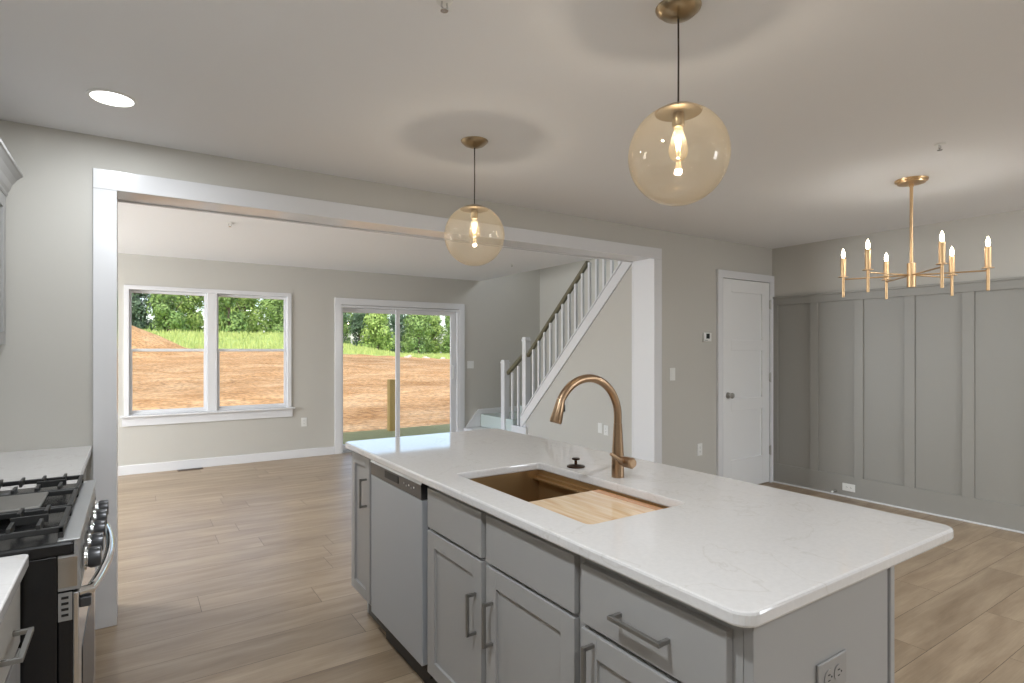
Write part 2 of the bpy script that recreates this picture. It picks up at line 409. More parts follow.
# ---- twin double hung window
t = thing('window_1', 'white twin double-hung window in the living room back wall', None, (.8125, L, .66), kind='structure')
def lx(x0, x1, y0, y1, z0, z1, bev=.002, b=None, o=(.8125, L, .66)):
    b = b or MB(); return b.box(x0 - o[0], x1 - o[0], y0 - o[1], y1 - o[1], z0 - o[2], z1 - o[2], bev)
b = MB()
for x0, x1 in ((-.075, -.028), (1.653, 1.70)): lx(x0, x1, L - .016, L + .12, .66, 2.068, b=b)
lx(-.075, 1.70, L - .016, L + .12, 2.068, 2.115, b=b); lx(.745, .85, L - .004, L + .12, .66, 2.068, b=b)
lx(-.028, 1.653, L + .01, L + .12, .66, .675, b=b)
b.build('window_frame', M['trim'], t)
for x0, x1 in ((-.028, .745), (.85, 1.653)):
    for nm, z0, z1, yo, sw in (('upper_sash', 1.372, 2.068, .075, .024), ('lower_sash', .675, 1.405, .035, .032)):
        b = MB()
        lx(x0, x0 + sw, L + yo, L + yo + .03, z0, z1, b=b); lx(x1 - sw, x1, L + yo, L + yo + .03, z0, z1, b=b)
        lx(x0 + sw, x1 - sw, L + yo, L + yo + .03, z0, z0 + .032, b=b); lx(x0 + sw, x1 - sw, L + yo, L + yo + .03, z1 - .03, z1, b=b)
        s = b.build(nm, M['trim'], t)
        lx(x0 + sw - .003, x1 - sw + .003, L + yo + .012, L + yo + .018, z0 + .02, z1 - .02, 0, b=(b := MB())); b.build('pane', M['pane'], s)
lx(-.115, 1.738, L - .05, L + .012, .638, .66, .004, b=(b := MB())); b.build('window_stool', M['trim'], t)
lx(-.095, 1.715, L - .018, L, .538, .638, .003, b=(b := MB())); b.build('window_apron', M['trim'], t)

# ---- sliding patio door
t = thing('door_1', 'white sliding glass patio door', None, (3.2365, L, 0), kind='structure')
O = (3.2365, L, 0)
b = MB(); lx(2.253, 2.343, L - .018, L, 0, 2.0, b=b, o=O); lx(4.13, 4.22, L - .018, L, 0, 2.0, b=b, o=O); lx(2.253, 4.22, L - .018, L, 2.0, 2.09, b=b, o=O)
b.build('casing', M['trim'], t)
b = MB(); lx(2.343, 2.363, L - .01, L + .14, .02, 1.965, b=b, o=O); lx(4.10, 4.13, L - .01, L + .14, .02, 1.965, b=b, o=O); lx(2.343, 4.13, L - .01, L + .14, 1.965, 1.995, b=b, o=O)
b.build('door_frame', M['trim'], t)
lx(2.343, 4.13, L - .01, L + .14, 0.001, .02, b=(b := MB()), o=O); b.build('threshold', M['steel'], t)
for nm, x0, x1, yo, sa, sb in (('fixed_panel', 2.363, 3.215, .08, .03, .05), ('sliding_panel', 3.135, 4.10, .03, .06, .09)):
    b = MB()
    lx(x0, x0 + sa, L + yo, L + yo + .035, .02, 1.965, b=b, o=O); lx(x1 - sb, x1, L + yo, L + yo + .035, .02, 1.965, b=b, o=O)
    lx(x0 + sa, x1 - sb, L + yo, L + yo + .035, 1.905, 1.965, b=b, o=O); lx(x0 + sa, x1 - sb, L + yo, L + yo + .035, .02, .10, b=b, o=O)
    s = b.build(nm, M['trim'], t)
    lx(x0 + .02, x1 - .02, L + yo + .014, L + yo + .02, .09, 1.915, 0, b=(b := MB()), o=O); b.build('pane', M['pane'], s)
    if nm == 'sliding_panel':
        h = MB().tube([(4.03 - O[0], .028, 1.16), (4.03 - O[0], -.005, 1.15), (4.03 - O[0], -.005, .97), (4.03 - O[0], .028, .96)], .008); h.build('handle', M['white_plastic'], s, smooth=True)

# ---- closet door
t = thing('door_2', 'white three-panel shaker closet door with round satin knob', None, (5.18, W, 0), kind='structure')
O = (5.18, W, 0)
b = MB(); lx(4.715, 4.79, W - .028, W, 0, 2.095, b=b, o=O); lx(5.572, 5.648, W - .028, W, 0, 2.095, b=b, o=O); lx(4.715, 5.648, W - .028, W, 2.095, 2.17, b=b, o=O)
b.build('casing', M['trim'], t)
b = MB(); x0, x1 = 4.797, 5.565; yf = W - .022
lx(x0, x0 + .125, yf, W, .012, 2.088, .0015, b=b, o=O); lx(x1 - .125, x1, yf, W, .012, 2.088, .0015, b=b, o=O)
for z0, z1 in ((.012, .30), (.785, .905), (1.385, 1.49), (1.965, 2.088)): lx(x0 + .125, x1 - .125, yf, W, z0, z1, .0015, b=b, o=O)
lx(x0 + .12, x1 - .12, W - .005, W, .28, 1.98, 0, b=b, o=O)
b.build('door_slab', M['door'], t)
b = MB().lathe([(.032, 0), (.032, -.006), (.012, -.008), (.012, -.03), (.024, -.038), (.028, -.05), (.022, -.062), (.006, -.066)], (4.868 - O[0], -.022, .945), 'Y', 24)
b.build('door_knob', M['nickel'], t, smooth=True)
for z in (.30, 1.06, 1.82):
    MB().box(5.556 - O[0], 5.58 - O[0], -.036, -.022, z, z + .09, .003).lathe([(.006, 0), (.006, .1)], (5.568 - O[0], -.036, z - .005), n=10).build('hinge', M['nickel'], t, smooth=True)

# ---- unseen windows added for the fill lamps (behind the camera, left, stairwell)
for i, (nm, lo, hi, lab) in enumerate((('added_window_2', (4.15, -2.7, .9), (5.2, -2.64, 2.1), 'added kitchen window behind the camera, for a fill lamp'), ('added_window_3', (LX - .1, 5.0, .7), (LX - .04, 7.0, 2.2), 'added living room side window out of view, for a fill lamp'), ('added_window_4', (R + .05, 4.95, 3.1), (R + .11, 6.3, 4.4), 'added stairwell window high above the landing, for a fill lamp'))):
    b = MB(); (x0, y0, z0), (x1, y1, z1) = lo, hi; k = .05
    if i == 0:
        b.box(x0, x1, y0, y1, z0, z0 + k).box(x0, x1, y0, y1, z1 - k, z1).box(x0, x0 + k, y0, y1, z0, z1).box(x1 - k, x1, y0, y1, z0, z1).box((x0 + x1) / 2 - .025, (x0 + x1) / 2 + .025, y0, y1, z0, z1)
    else:
        b.box(x0, x1, y0, y1, z0, z0 + k).box(x0, x1, y0, y1, z1 - k, z1).box(x0, x1, y0, y0 + k, z0, z1).box(x0, x1, y1 - k, y1, z0, z1).box(x0, x1, (y0 + y1) / 2 - .025, (y0 + y1) / 2 + .025, z0, z1)
    struct(nm, b, M['trim'], label=lab)

# ================================================================ STAIRS
SX = 4.5
stair = thing('staircase', 'white painted staircase with carpeted entry steps behind the opening', 'staircase', (SX, 6.5, 0))
def P(x, y, z): return (x - SX, y - 6.5, z)
def sb(b, x0, x1, y0, y1, z0, z1, bev=.003): return b.box(x0 - SX, x1 - SX, y0 - 6.5, y1 - 6.5, z0, z1, bev)
# starting step with rounded end
b = MB(); b.prism([(-.30 + .0, 1.16), (-.30, .42)] + [(-.30 + .16 * (1 - math.cos(a)), .42 - .16 * math.sin(a)) for a in [k * PI / 16 for k in range(1, 9)]] + [(1.14, .26), (1.14, 1.16)], 'Z', 0.001, .205)
b.build('starting_step', M['trim'], stair)
b = MB(); sb(b, 4.5, 5.64, 6.76, 7.664, .206, .398, .01); b.build('landing', M['mint'], stair)
for i in range(11):
    y1 = 6.50 - i * .209; z = .40 + (i + 1) * .2
    if y1 < 3.95: break
    b = MB(); sb(b, 4.605, 5.64, y1 - .235, y1 + (.26 if i == 0 else .02), z - .03 if i else .42, z, .006)
    if i: sb(b, 4.605, 5.64, y1 - .02, y1, z - .2, z - .03, .001)
    b.build('tread', M['mint'], stair)
# stringer cap board
th = .165
b = MB()
y0, y1 = TY0 + .05, TY0 - (H - .03 - TZ0 - th) / SL
poly = [(TY0 - 6.5 + .06, zst(TY0 + .06)), (TY0 - 6.5 + .06, zst(TY0 + .06) + th), (TY0 - (H - .005 - TZ0 - th) / SL - 6.5, H - .005), (TY0 - (H - .005 - TZ0) / SL - 6.5, H - .005)]
b.prism(poly, 'X', -.012, .115)
b.build('stringer', M['trim'], stair)
b = MB()
poly = [(TY0 - 6.5 + .03, zst(TY0 + .03) + th), (TY0 - 6.5 + .03, zst(TY0 + .03) + th + .02), (TY0 - (H - .005 - TZ0 - th - .02) / SL - 6.5, H - .005), (TY0 - (H - .005 - TZ0 - th) / SL - 6.5, H - .005)]
b.prism(poly, 'X', -.024, .125); b.build('stringer_cap', M['trim'], stair)
# skirt boards by the entry steps
b = MB(); b.prism([(4.235 - SX, .205), (4.465 - SX, .476), (5.645 - SX, .50), (5.645 - SX, .399), (4.50 - SX, .399), (4.50 - SX, .205)], 'Y', L - .016 - 6.5, L - 6.5)
b.build('skirt_board', M['trim'], stair)
# newels
def newel(x, y, z0, z1, s=.045):
    b = MB(); sb(b, x - s, x + s, y - s, y + s, z0, z1 - .03, .003); sb(b, x - s - .008, x + s + .008, y - s - .008, y + s + .008, z1 - .05, z1 - .03, .003)
    sb(b, x - s, x + s, y - s, y + s, z1 - .03, z1, .006)
    return b.build('newel_post', M['trim'], stair)
newel(4.52, 6.99, .206, 1.247); newel(4.54, 6.485, .25, 1.567, .042)
sb(b := MB(), 4.47, 4.60, 6.40, 6.76, .206, .33, .006); b.build('step_block', M['trim'], stair)
# balusters
def baluster(y, z0, z1, x=4.545, s=.016):
    b = MB(); sb(b, x - s, x + s, y - s, y + s, z0, z1, .002); b.build('baluster', M['trim'], stair)
rz = lambda y: 1.39 + (6.386 - y) * .905       # top of the upper rail
for y in (6.86, 6.71): baluster(y - .03, .33 if y < 6.76 else .3, 1.10 + (6.81 - y) * .66)
y = 6.32
while y > 4.55:
    z0 = zst(y) + th + .01; z1 = min(rz(y) - .05, H - .004)
    if z1 > z0: baluster(y, z0, z1)
    y -= .127
# handrails
def rail(p, q, name='handrail'):
    b = MB(); (y0, z0), (y1, z1) = p, q
    prof = [(-.03, 0), (.03, 0), (.033, -.022), (.02, -.05), (-.02, -.05), (-.033, -.022)]
    A = [b.bm.verts.new(P(4.545 + a, y0, z0 + c)) for a, c in prof]; B = [b.bm.verts.new(P(4.545 + a, y1, z1 + c)) for a, c in prof]
    n = len(prof); b.bm.faces.new(A); b.bm.faces.new(B[::-1])
    for i in range(n): b.bm.faces.new((A[i], B[i], B[(i + 1) % n], A[(i + 1) % n]))
    b.build(name, M['rail'], stair)
rail((6.945, 1.08), (6.53, 1.36)); rail((6.44, rz(6.44)), (5.21, rz(5.21)))

# ================================================================ KITCHEN ISLAND
def pull(parent, c, length=.14, axis='Z', off=.032, sgn=-1, m=None):
    """bar pull, c = centre on the door face in parent space; face normal is sgn*X"""
    b = MB(); x = c[0]; r = .005; h = length / 2
    xb = x + sgn * off
    lo, hi = min(xb - r, xb + r), max(xb - r, xb + r)
    if axis == 'Z':
        b.box(lo, hi, c[1] - r, c[1] + r, c[2] - h, c[2] + h, .001)
        for s in (-1, 1): b.box(min(x, xb), max(x, xb), c[1] - r, c[1] + r, c[2] + s * (h - .006) - r, c[2] + s * (h - .006) + r, .001)
    else:
        b.box(lo, hi, c[1] - h, c[1] + h, c[2] - r, c[2] + r, .001)
        for s in (-1, 1): b.box(min(x, xb), max(x, xb), c[1] + s * (h - .006) - r, c[1] + s * (h - .006) + r, c[2] - r, c[2] + r, .001)
    return b.build('handle', m or M['pull'], parent)
def shaker(parent, name, y0, y1, z0, z1, xf=0.0, t=.02, fw=.057, s=1, m=None):
    """door in plane X, front at xf, thickness going +X*s"""
    b = MB(); xa, xb = sorted((xf, xf + s * t))
    b.box(xa, xb, y0, y0 + fw, z0, z1, .0015).box(xa, xb, y1 - fw, y1, z0, z1, .0015)
    b.box(xa, xb, y0 + fw, y1 - fw, z0, z0 + fw, .0015).box(xa, xb, y0 + fw, y1 - fw, z1 - fw, z1, .0015)
    xa, xb = sorted((xf + s * .010, xf + s * t))
    b.box(xa, xb, y0 + fw - .002, y1 - fw + .002, z0 + fw - .002, z1 - fw + .002)
    return b.build(name, m or M['cab'], parent)
def drawer(parent, name, y0, y1, z0, z1, xf=0.0, t=.02, s=1, m=None):
    xa, xb = sorted((xf, xf + s * t)); b = MB().box(xa, xb, y0, y1, z0, z1, .002); return b.build(name, m or M['cab'], parent)
XF = .945     # fronts
def carcass(parent, y0, y1, x0, x1, toe=True, m=None):
    b = MB(); b.box(x0, x1, y0, y1, .15 if toe else 0, .884, .001)
    o = b.build('body', m or M['cab'], parent)
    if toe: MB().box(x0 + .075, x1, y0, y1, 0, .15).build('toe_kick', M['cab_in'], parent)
    return o
# narrow end cabinet
t = thing('base_cabinet', 'narrow grey shaker cabinet at the far end of the island beside the dishwasher', 'cabinet', (XF, 2.79, 0))
carcass(t, 2.645 - 2.79, 2.935 - 2.79, .02, .555)
d = shaker(t, 'door', 2.655 - 2.79, 2.925 - 2.79, .175, .868, fw=.05); pull(d, (0, -.095, .70))
# dishwasher
t = thing('dishwasher', 'stainless dishwasher with dark control strip built into the island', 'dishwasher', (XF, 2.345, 0))
MB().box(.03, .552, -.298, .292, .10, .878).build('body', M['blackmat'], t)
b = MB().box(.0, .03, -.283, .288, .15, .799, .004); b.build('door', M['steel_dw'], t)
cp = MB().prism([(-.002, .803), (-.004, .86), (.004, .876), (.03, .878), (.03, .803)], 'Y', -.283, .288).build('control_panel', M['steel_dark'], t)
b = MB().box(-.0055, .0, -.055, .10, .822, .853, .001); b.build('handle_pocket', M['blackmat'], cp)
MB().prism([(-.0045, .861), (.002, .8765), (.006, .8782), (.004, .8755), (-.002, .861)], 'Y', -.2835, .2885).build('top_strip', M['steel'], cp)
for k, yy in enumerate((-.115, -.14, -.165, -.19, -.215)):
    MB().lathe([(.004, 0), (.004, -.0035)], (-.0015, yy, .832 if k % 2 else .838), 'X', 10).build('button', M['white_plastic'] if k in (2, 4) else M['steel'], cp)
MB().box(.075, .552, -.298, .292, 0, .10).build('toe_kick', M['blackmat'], t)
# sink base
t = thing('sink_base_cabinet', 'grey two-door sink cabinet with false drawer fronts in the island', 'cabinet', (XF, 1.575, 0))
b = MB(); y0, y1 = 1.115 - 1.575, 2.035 - 1.575
b.box(.02, .04, y0, y1, .15, .884).box(.04, .555, y0, y0 + .018, .15, .884).box(.04, .555, y1 - .018, y1, .15, .884).box(.04, .537, y0 + .018, y1 - .018, .15, .168).box(.537, .555, y0 + .018, y1 - .018, .15, .884)
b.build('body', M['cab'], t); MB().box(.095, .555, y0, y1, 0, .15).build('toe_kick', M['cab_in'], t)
drawer(t, 'false_front', 1.606 - 1.575, 2.012 - 1.575, .712, .862); drawer(t, 'false_front', 1.136 - 1.575, 1.575 - 1.575, .712, .862)
d = shaker(t, 'door', 1.606 - 1.575, 2.012 - 1.575, .155, .700); pull(d, (0, 1.640 - 1.575, .522))
d = shaker(t, 'door', 1.136 - 1.575, 1.575 - 1.575, .155, .700); pull(d, (0, 1.535 - 1.575, .530))
# drawer base
t = thing('drawer_cabinet', 'grey cabinet with a bar-pull drawer at the near corner of the island', 'cabinet', (XF, .88, 0))
carcass(t, .662 - .88, 1.114 - .88, .02, .555)
d = drawer(t, 'drawer', .684 - .88, 1.108 - .88, .704, .852); pull(d, (0, .897 - .88, .776), .155, 'Y')
d = shaker(t, 'door', .684 - .88, 1.108 - .88, .155, .690); pull(d, (0, 1.062 - .88, .60))
# end panels and back panel
o = MB().box(.965, 1.497, .64, .661, 0, .884, .002).build('end_panel', M['cab']); tag(o, 'smooth grey end panel of the island with the outlet', 'panel')
o = MB().prism([(.965, .16), (.965, .884), (1.497, .884), (1.497, 0), (1.04, 0), (1.04, .16)], 'Y', 2.937, 2.953).build('end_panel', M['cab']); tag(o, 'grey end panel closing the far end of the island', 'panel')
o = MB().box(1.502, 1.524, .636, 2.956, 0, .884, .003).build('back_panel', M['cab']); tag(o, 'grey back panel under the island overhang on the dining side', 'panel')
# worktop
IX0, IX1, IY0, IY1 = .912, 1.850, .618, 2.958
o = slab('island_worktop', (IX0, IX1, IY0, IY1, .04), .885, .915, M['quartz'], hole=(1.035, 1.435, 1.18, 1.955, .02))
tag(o, 'white quartz island worktop with rounded corners around the sink', 'countertop')
# sink
sk = thing('workstation_sink', 'bronze undermount sink basin set in the white island worktop', 'sink', (1.235, 1.5675, .8845))
SBX, SBY = .198, .386
b = MB(); sx, sy, dp, tk = SBX, SBY, -.23, .006
b.box(-sx, sx, -sy, sy, dp - tk, dp)
b.box(-sx - tk, -sx, -sy - tk, sy + tk, dp - tk, 0).box(sx, sx + tk, -sy - tk, sy + tk, dp - tk, 0)
b.box(-sx, sx, -sy - tk, -sy, dp - tk, 0).box(-sx, sx, sy, sy + tk, dp - tk, 0)
b.build('basin', M['sink'], sk)
b = MB(); b.box(sx - .03, sx, -sy, sy, -.036, -.03).box(sx - .012, sx, -sy, sy, -.03, -.018).box(-sx, -sx + .022, -sy, sy, -.036, -.03)
b.build('ledge', M['sink'], sk)
b = MB().lathe([(.045, .001), (.045, .004), (.036, .005), (.03, .002)], (0, 0, dp), n=28); b.build('drain', M['bronze'], sk, smooth=True)
# cutting board over the near half
cb = thing('cutting_board', 'glossy wrapped wooden cutting board covering the near half of the sink', 'cutting board', (1.235, 1.385, .8575))
MB().box(-.188, .188, -.195, .19, 0, .022, .004).build('board', M['board'], cb)
MB().box(.155, .189, -.19, .185, .0222, .0228).build('edge_band', M['band'], cb)
# sink stopper on worktop
st = thing('sink_stopper', 'dark bronze round sink stopper standing on the worktop', 'sink stopper', (1.50, 1.792, .9151))
MB().lathe([(.034, 0), (.037, .002), (.036, .006), (.02, .009), (.008, .011)], n=32).build('disc', M['bronze'], st, smooth=True)
MB().lathe([(.006, .010), (.006, .028), (.016, .031), (.0165, .036), (.012, .0375)], n=24).build('knob', M['bronze'], st, smooth=True)
# faucet
fx, fy, fz = 1.515, 1.567, .9151
fa = thing('faucet', 'champagne bronze pull-down faucet with high arc beside the sink', 'faucet', (fx, fy, fz))
MB().lathe([(.0235, 0), (.0235, .05), (.0225, .09), (.0185, .15), (.016, .195), (.0163, .2)], n=36).build('body', M['faucet'], fa, smooth=True)
pts = [(0, 0, .198), (0, 0, .215)]
rr = .145; cx_, cz_ = -rr, .228
for k in range(0, 25):
    a = math.radians(k * 6.25); pts.append((cx_ + rr * math.cos(a), 0, cz_ + rr * math.sin(a)))
MB().tube(pts, .0148, 20).build('spout', M['faucet'], fa, smooth=True)
e = Vector(pts[-1]); dv = (Vector(pts[-1]) - Vector(pts[-2])).normalized()
dv = Vector((-.30, 0, -.954)).normalized()
hp = [e - dv * .002, e + dv * .004, e + dv * .03, e + dv * .075, e + dv * .082]
hd = MB().tube(hp, [.0146, .0155, .018, .022, .020], 24).build('spray_head', M['faucet'], fa, smooth=True)
q = e + dv * .035 + Vector((.020, 0, .005))
MB().box(q.x - .005, q.x + .006, q.y - .007, q.y + .007, q.z - .013, q.z + .013, .003).build('spray_button', M['blackmat'], hd)
MB().lathe([(.016, -.015), (.017, -.03), (.020, -.04), (.0205, -.074), (.015, -.081)], (0, 0, .063), 'Y', 24).build('valve', M['faucet'], fa, smooth=True)
MB().tube([(0, -.042, .063), (-.03, -.045, .072), (-.06, -.045, .090), (-.078, -.045, .100)], [.009, .0085, .007, .0055], 14).build('lever', M['faucet'], fa, smooth=True)

# ---- electrical plates
def duplex(name, label, loc, rz, horiz=False, m='white_plastic', group=None):
    """plate lies in local XZ plane facing -Y"""
    t = thing(name, label, 'outlet', loc, rz, group)
    w_, h_ = (.0575, .035) if horiz else (.035, .0575)
    MB().box(-w_, w_, -.006, -.0005, -h_, h_, .002).build('cover_plate', M[m], t)
    for s in (-1, 1):
        c = (s * .0195, 0) if horiz else (0, s * .0195)
        f = MB().lathe([(.0165, -.006), (.0165, -.008)], (c[0], 0, c[1]), 'Y', 20).build('receptacle', M[m], t)
        b = MB()
        for dx in (-.006, .006):
            if horiz: b.box(c[0] - .004 + 0, c[0] + .004, -.0086, -.0079, c[1] + dx - .001, c[1] + dx + .001)
            else: b.box(c[0] + dx - .001, c[0] + dx + .001, -.0086, -.0079, c[1] - .001, c[1] + .007)
        b.lathe([(.0022, -.0079), (.0022, -.0086)], (c[0] + (.010 if horiz else 0), 0, c[1] - (0 if horiz else .008)), 'Y', 8)
        b.build('slots', M['blackmat'], f)
    return t
def switch(name, label, loc, rz, gang=1):
    t = thing(name, label, 'switch', loc, rz)
    w_ = .035 + (gang - 1) * .023
    MB().box(-w_, w_, -.006, -.0005, -.0575, .0575, .002).build('cover_plate', M['white_plastic'], t)
    for k in range(gang):
        x = (k - (gang - 1) / 2) * .046
        MB().box(x - .0165, x + .0165, -.009, -.006, -.033, .033, .0015).build('rocker', M['white_plastic'], t)
    return t
duplex('outlet', 'grey sideways duplex outlet on the island end panel', (1.2365, .64, .703), 0, True, 'grey_plate')
duplex('outlet', 'white outlet low on the wall between window and patio door', (1.859, L, .456), 0)
switch('light_switch', 'white double light switch right of the patio door', (4.33, L, 1.165), 0, 2)
switch('light_switch', 'single white plate on the wall under the stairs, left of its twin', (4.505, 4.945, .49), -PI / 2)
duplex('outlet', 'white outlet under the stairs, right of the plain plate', (4.505, 4.845, .475), -PI / 2)
switch('light_switch', 'white light switch below and left of the thermostat', (4.09, W, 1.17), 0)
duplex('outlet', 'white outlet low on the wall left of the closet door', (4.47, W, .45), 0)
duplex('outlet', 'white sideways outlet in the base board of the grey panelling', (R - .022, 2.74, .095), -PI / 2, True)
t = thing('thermostat', 'small white thermostat with dark screen left of the closet door', 'thermostat', (4.565, W, 1.51))
MB().box(-.055, .055, -.022, -.0005, -.04, .045, .004).build('case', M['white_plastic'], t)
MB().box(-.024, .026, -.0235, -.0215, -.012, .036, .001).build('screen', M['screen'], t)
MB().box(-.05, -.0, -.0232, -.0215, -.032, -.028).build('label_strip', M['pull'], t)
t = thing('floor_register', 'brown metal floor register in front of the back wall baseboard', 'vent', (.565, 7.61, 0))
b = MB(); b.box(-.13, .13, -.045, .045, .0005, .005, .001); b.build('frame', M['register'], t)
b = MB()
for k in range(10): b.box(-.115 + k * .0235, -.101 + k * .0235, -.034, .034, .0045, .0062)
b.build('louvre', M['blackmat'], t)
t = thing('door_stop', 'small spring door stop on the grey baseboard', 'door stop', (R - .022, 2.86, .04))
MB().lathe([(.014, 0), (.014, -.005), (.005, -.006), (.005, -.06)], axis='X', n=12).build('spring', M['pull'], t, smooth=True)
MB().lathe([(.009, -.06), (.009, -.072)], axis='X', n=12).build('tip', M['white_plastic'], t, smooth=True)

# ================================================================ CEILING FIXTURES
def sprinkler(x, y, z, label):
    t = thing('fire_sprinkler', label, 'sprinkler', (x, y, z))
    MB().lathe([(.026, -.0005), (.025, -.004), (.016, -.006)], n=24).build('escutcheon', M['white_plastic'], t, smooth=True)
    MB().tube([(-.008, 0, -.004), (-.010, 0, -.020), (0, 0, -.03), (.010, 0, -.020), (.008, 0, -.004)], .003, 8).build('frame', M['chrome'], t, smooth=True)
    MB().lathe([(.012, -.030), (.012, -.032)], n=16).build('deflector', M['chrome'], t)
sprinkler(3.498, 1.25, H, 'small sprinkler head on the ceiling near the chandelier')
sprinkler(.797, 1.575, H, 'small sprinkler head on the kitchen ceiling at the top edge')
sprinkler(.688, 5.333, H, 'sprinkler head on the living room ceiling before the window')
sprinkler(3.939, 5.936, H, 'sprinkler head on the living room ceiling near the stairs')

t0 = thing('recessed_light', 'round recessed downlight over the range side of the kitchen', 'downlight', (-.07, 2.965, H))
MB().lathe([(.078, -.0005), (.09, -.001), (.09, -.004), (.078, -.006), (.076, -.003)], n=40, cap=False).build('trim_ring', M['white_plastic'], t0, smooth=True)
MB().lathe([(.077, -.0012), (.077, -.003)], n=40).build('lens', M['glow_white'], t0)
DL = 20
lamp('downlight_lamp', 'AREA', (0, 0, -.009), DL * .4, (.90, .955, 1), .13, parent=t0)
for (x, y, e_, lab) in ((-.07, 1.0, 1.1, 'recessed downlight above the near counter, out of view'), (-.07, -1.0, .9, 'recessed downlight behind the camera on the range side'),
                    (2.6, -1.2, 1, 'recessed downlight behind the camera by the island'), (4.6, -1.0, 1, 'added fill downlight out of view over the dining side'),  # dining-side lamps here and below are added to brighten the right side
                    (3.7, .2, .5, 'added fill downlight just outside the right of the view'), (5.0, .3, .5, 'added fill downlight out of view near the panelled wall'),
                    (-2.0, 5.2, 1, 'added fill downlight in the hidden left of the living room'), (-2.0, 6.8, .7, 'added fill downlight hidden beside the living room window wall')):  # unseen living room lamps, added to brighten its floor
    c = copy_tree(t0); c.location = (x, y, H); c['label'] = lab
    for q in c.children:
        if q.type == 'LIGHT': q.data = q.data.copy(); q.data.energy = DL * e_

def pendant(x, y, zc, label, first=None):
    t = thing('pendant_light', label, 'pendant light', (x, y, zc), group='globe pendants over the island')
    r = .154; top = H - zc
    MB().lathe([(.006, top - .036), (.02, top - .034), (.05, top - .022), (.068, top - .006), (.07, top - .001)], n=40).build('canopy', M['brass'], t, smooth=True)
    zt = r * math.cos(math.radians(27))
    MB().tube([(0, 0, top - .034), (.001, 0, (top + r) / 2), (0, 0, zt + .021)], .0028, 8).build('cord', M['cord'], t, smooth=True)
    # neck of the globe starts at polar angle a0
    a0 = math.radians(27); prof = []
    for k in range(41):
        a = a0 + (PI - a0 - .02) * k / 40; prof.append((r * math.sin(a), r * math.cos(a)))
    g = MB().lathe(prof, n=64, cap=False).build('globe', M['globe'], t, smooth=True)
    zt = r * math.cos(a0)
    MB().lathe([(.004, zt + .022), (.03, zt + .018), (.06, zt + .006), (.0725, zt - .002), (.070, zt - .005), (.018, zt - .006)], n=40).build('globe_cap', M['brass'], t, smooth=True)
    MB().lathe([(.017, zt - .006), (.019, zt - .012), (.019, zt - .045), (.016, zt - .05)], n=28).build('socket', M['brass'], t, smooth=True)
    zb = zt - .049
    bu = MB().lathe([(.0125, zb), (.014, zb - .012), (.021, zb - .035), (.028, zb - .06), (.030, zb - .075), (.026, zb - .092), (.014, zb - .104), (.002, zb - .108)], n=32, cap=False).build('bulb', M['bulbglass'], t, smooth=True)
    pts = []
    for k in range(8):
        a = 2 * PI * k / 8; rr = .006 + .003 * (k % 2)
        pts.append((rr * math.cos(a), rr * math.sin(a), zb - (.03 if k % 2 else .072)))
    MB().tube(pts, .0013, 6).build('filament', M['filament'], bu)
    lamp('bulb_lamp', 'POINT', (0, 0, zb - .035), 2.6, (1, .96, .92), parent=bu, radius=.012)
    return t
pendant(1.461, 2.549, 1.975, 'amber glass globe pendant hanging over the far half of the island')
pendant(1.423, 1.204, 1.998, 'amber glass globe pendant hanging over the near half of the island')

# chandelier
ch = thing('chandelier', 'gold six-arm candle chandelier hanging in the dining area', 'chandelier', (4.08, 1.61, H))
MB().lathe([(.010, -.030), (.05, -.027), (.075, -.024), (.078, -.014), (.088, -.012), (.09, -.001)], n=40).build('canopy', M['gold'], ch, smooth=True)
MB().lathe([(.0095, -.60), (.0095, -.027)], n=16).lathe([(.013, -.045), (.013, -.03)], n=16).build('rod', M['gold'], ch, smooth=True)
zh = -.595
MB().lathe([(.006, zh - .082), (.024, zh - .08), (.024, zh + .07), (.012, zh + .074)], n=28).build('hub', M['gold'], ch, smooth=True)
for k in range(6):
    a = math.radians((-14, 44, 111, 166, -136, -68)[k]); ca, sa = math.cos(a), math.sin(a); r = .372
    ar = MB().tube([(.02 * ca, .02 * sa, zh - .005), (r * ca, r * sa, zh - .005)], .0045, 10).build('arm', M['gold'], ch, smooth=True)
    cn = MB().lathe([(.0035, -.135), (.0085, -.133), (.0085, -.002), (.030, -.001), (.030, .003), (.016, .004), (.0165, .125), (.010, .127)], (r * ca, r * sa, zh + .01), n=20).build('candle_sleeve', M['gold'], ch, smooth=True)
    bl = MB().lathe([(.006, .126), (.010, .138), (.0115, .15), (.008, .17), (.001, .188)], (r * ca, r * sa, zh + .01), n=16, cap=False).build('bulb', M['candle_glow'], cn, smooth=True)
    lamp('bulb_lamp', 'POINT', (r * ca, r * sa, zh + .01 + .155), 1.8, (1, .98, .95), parent=bl, radius=.014)

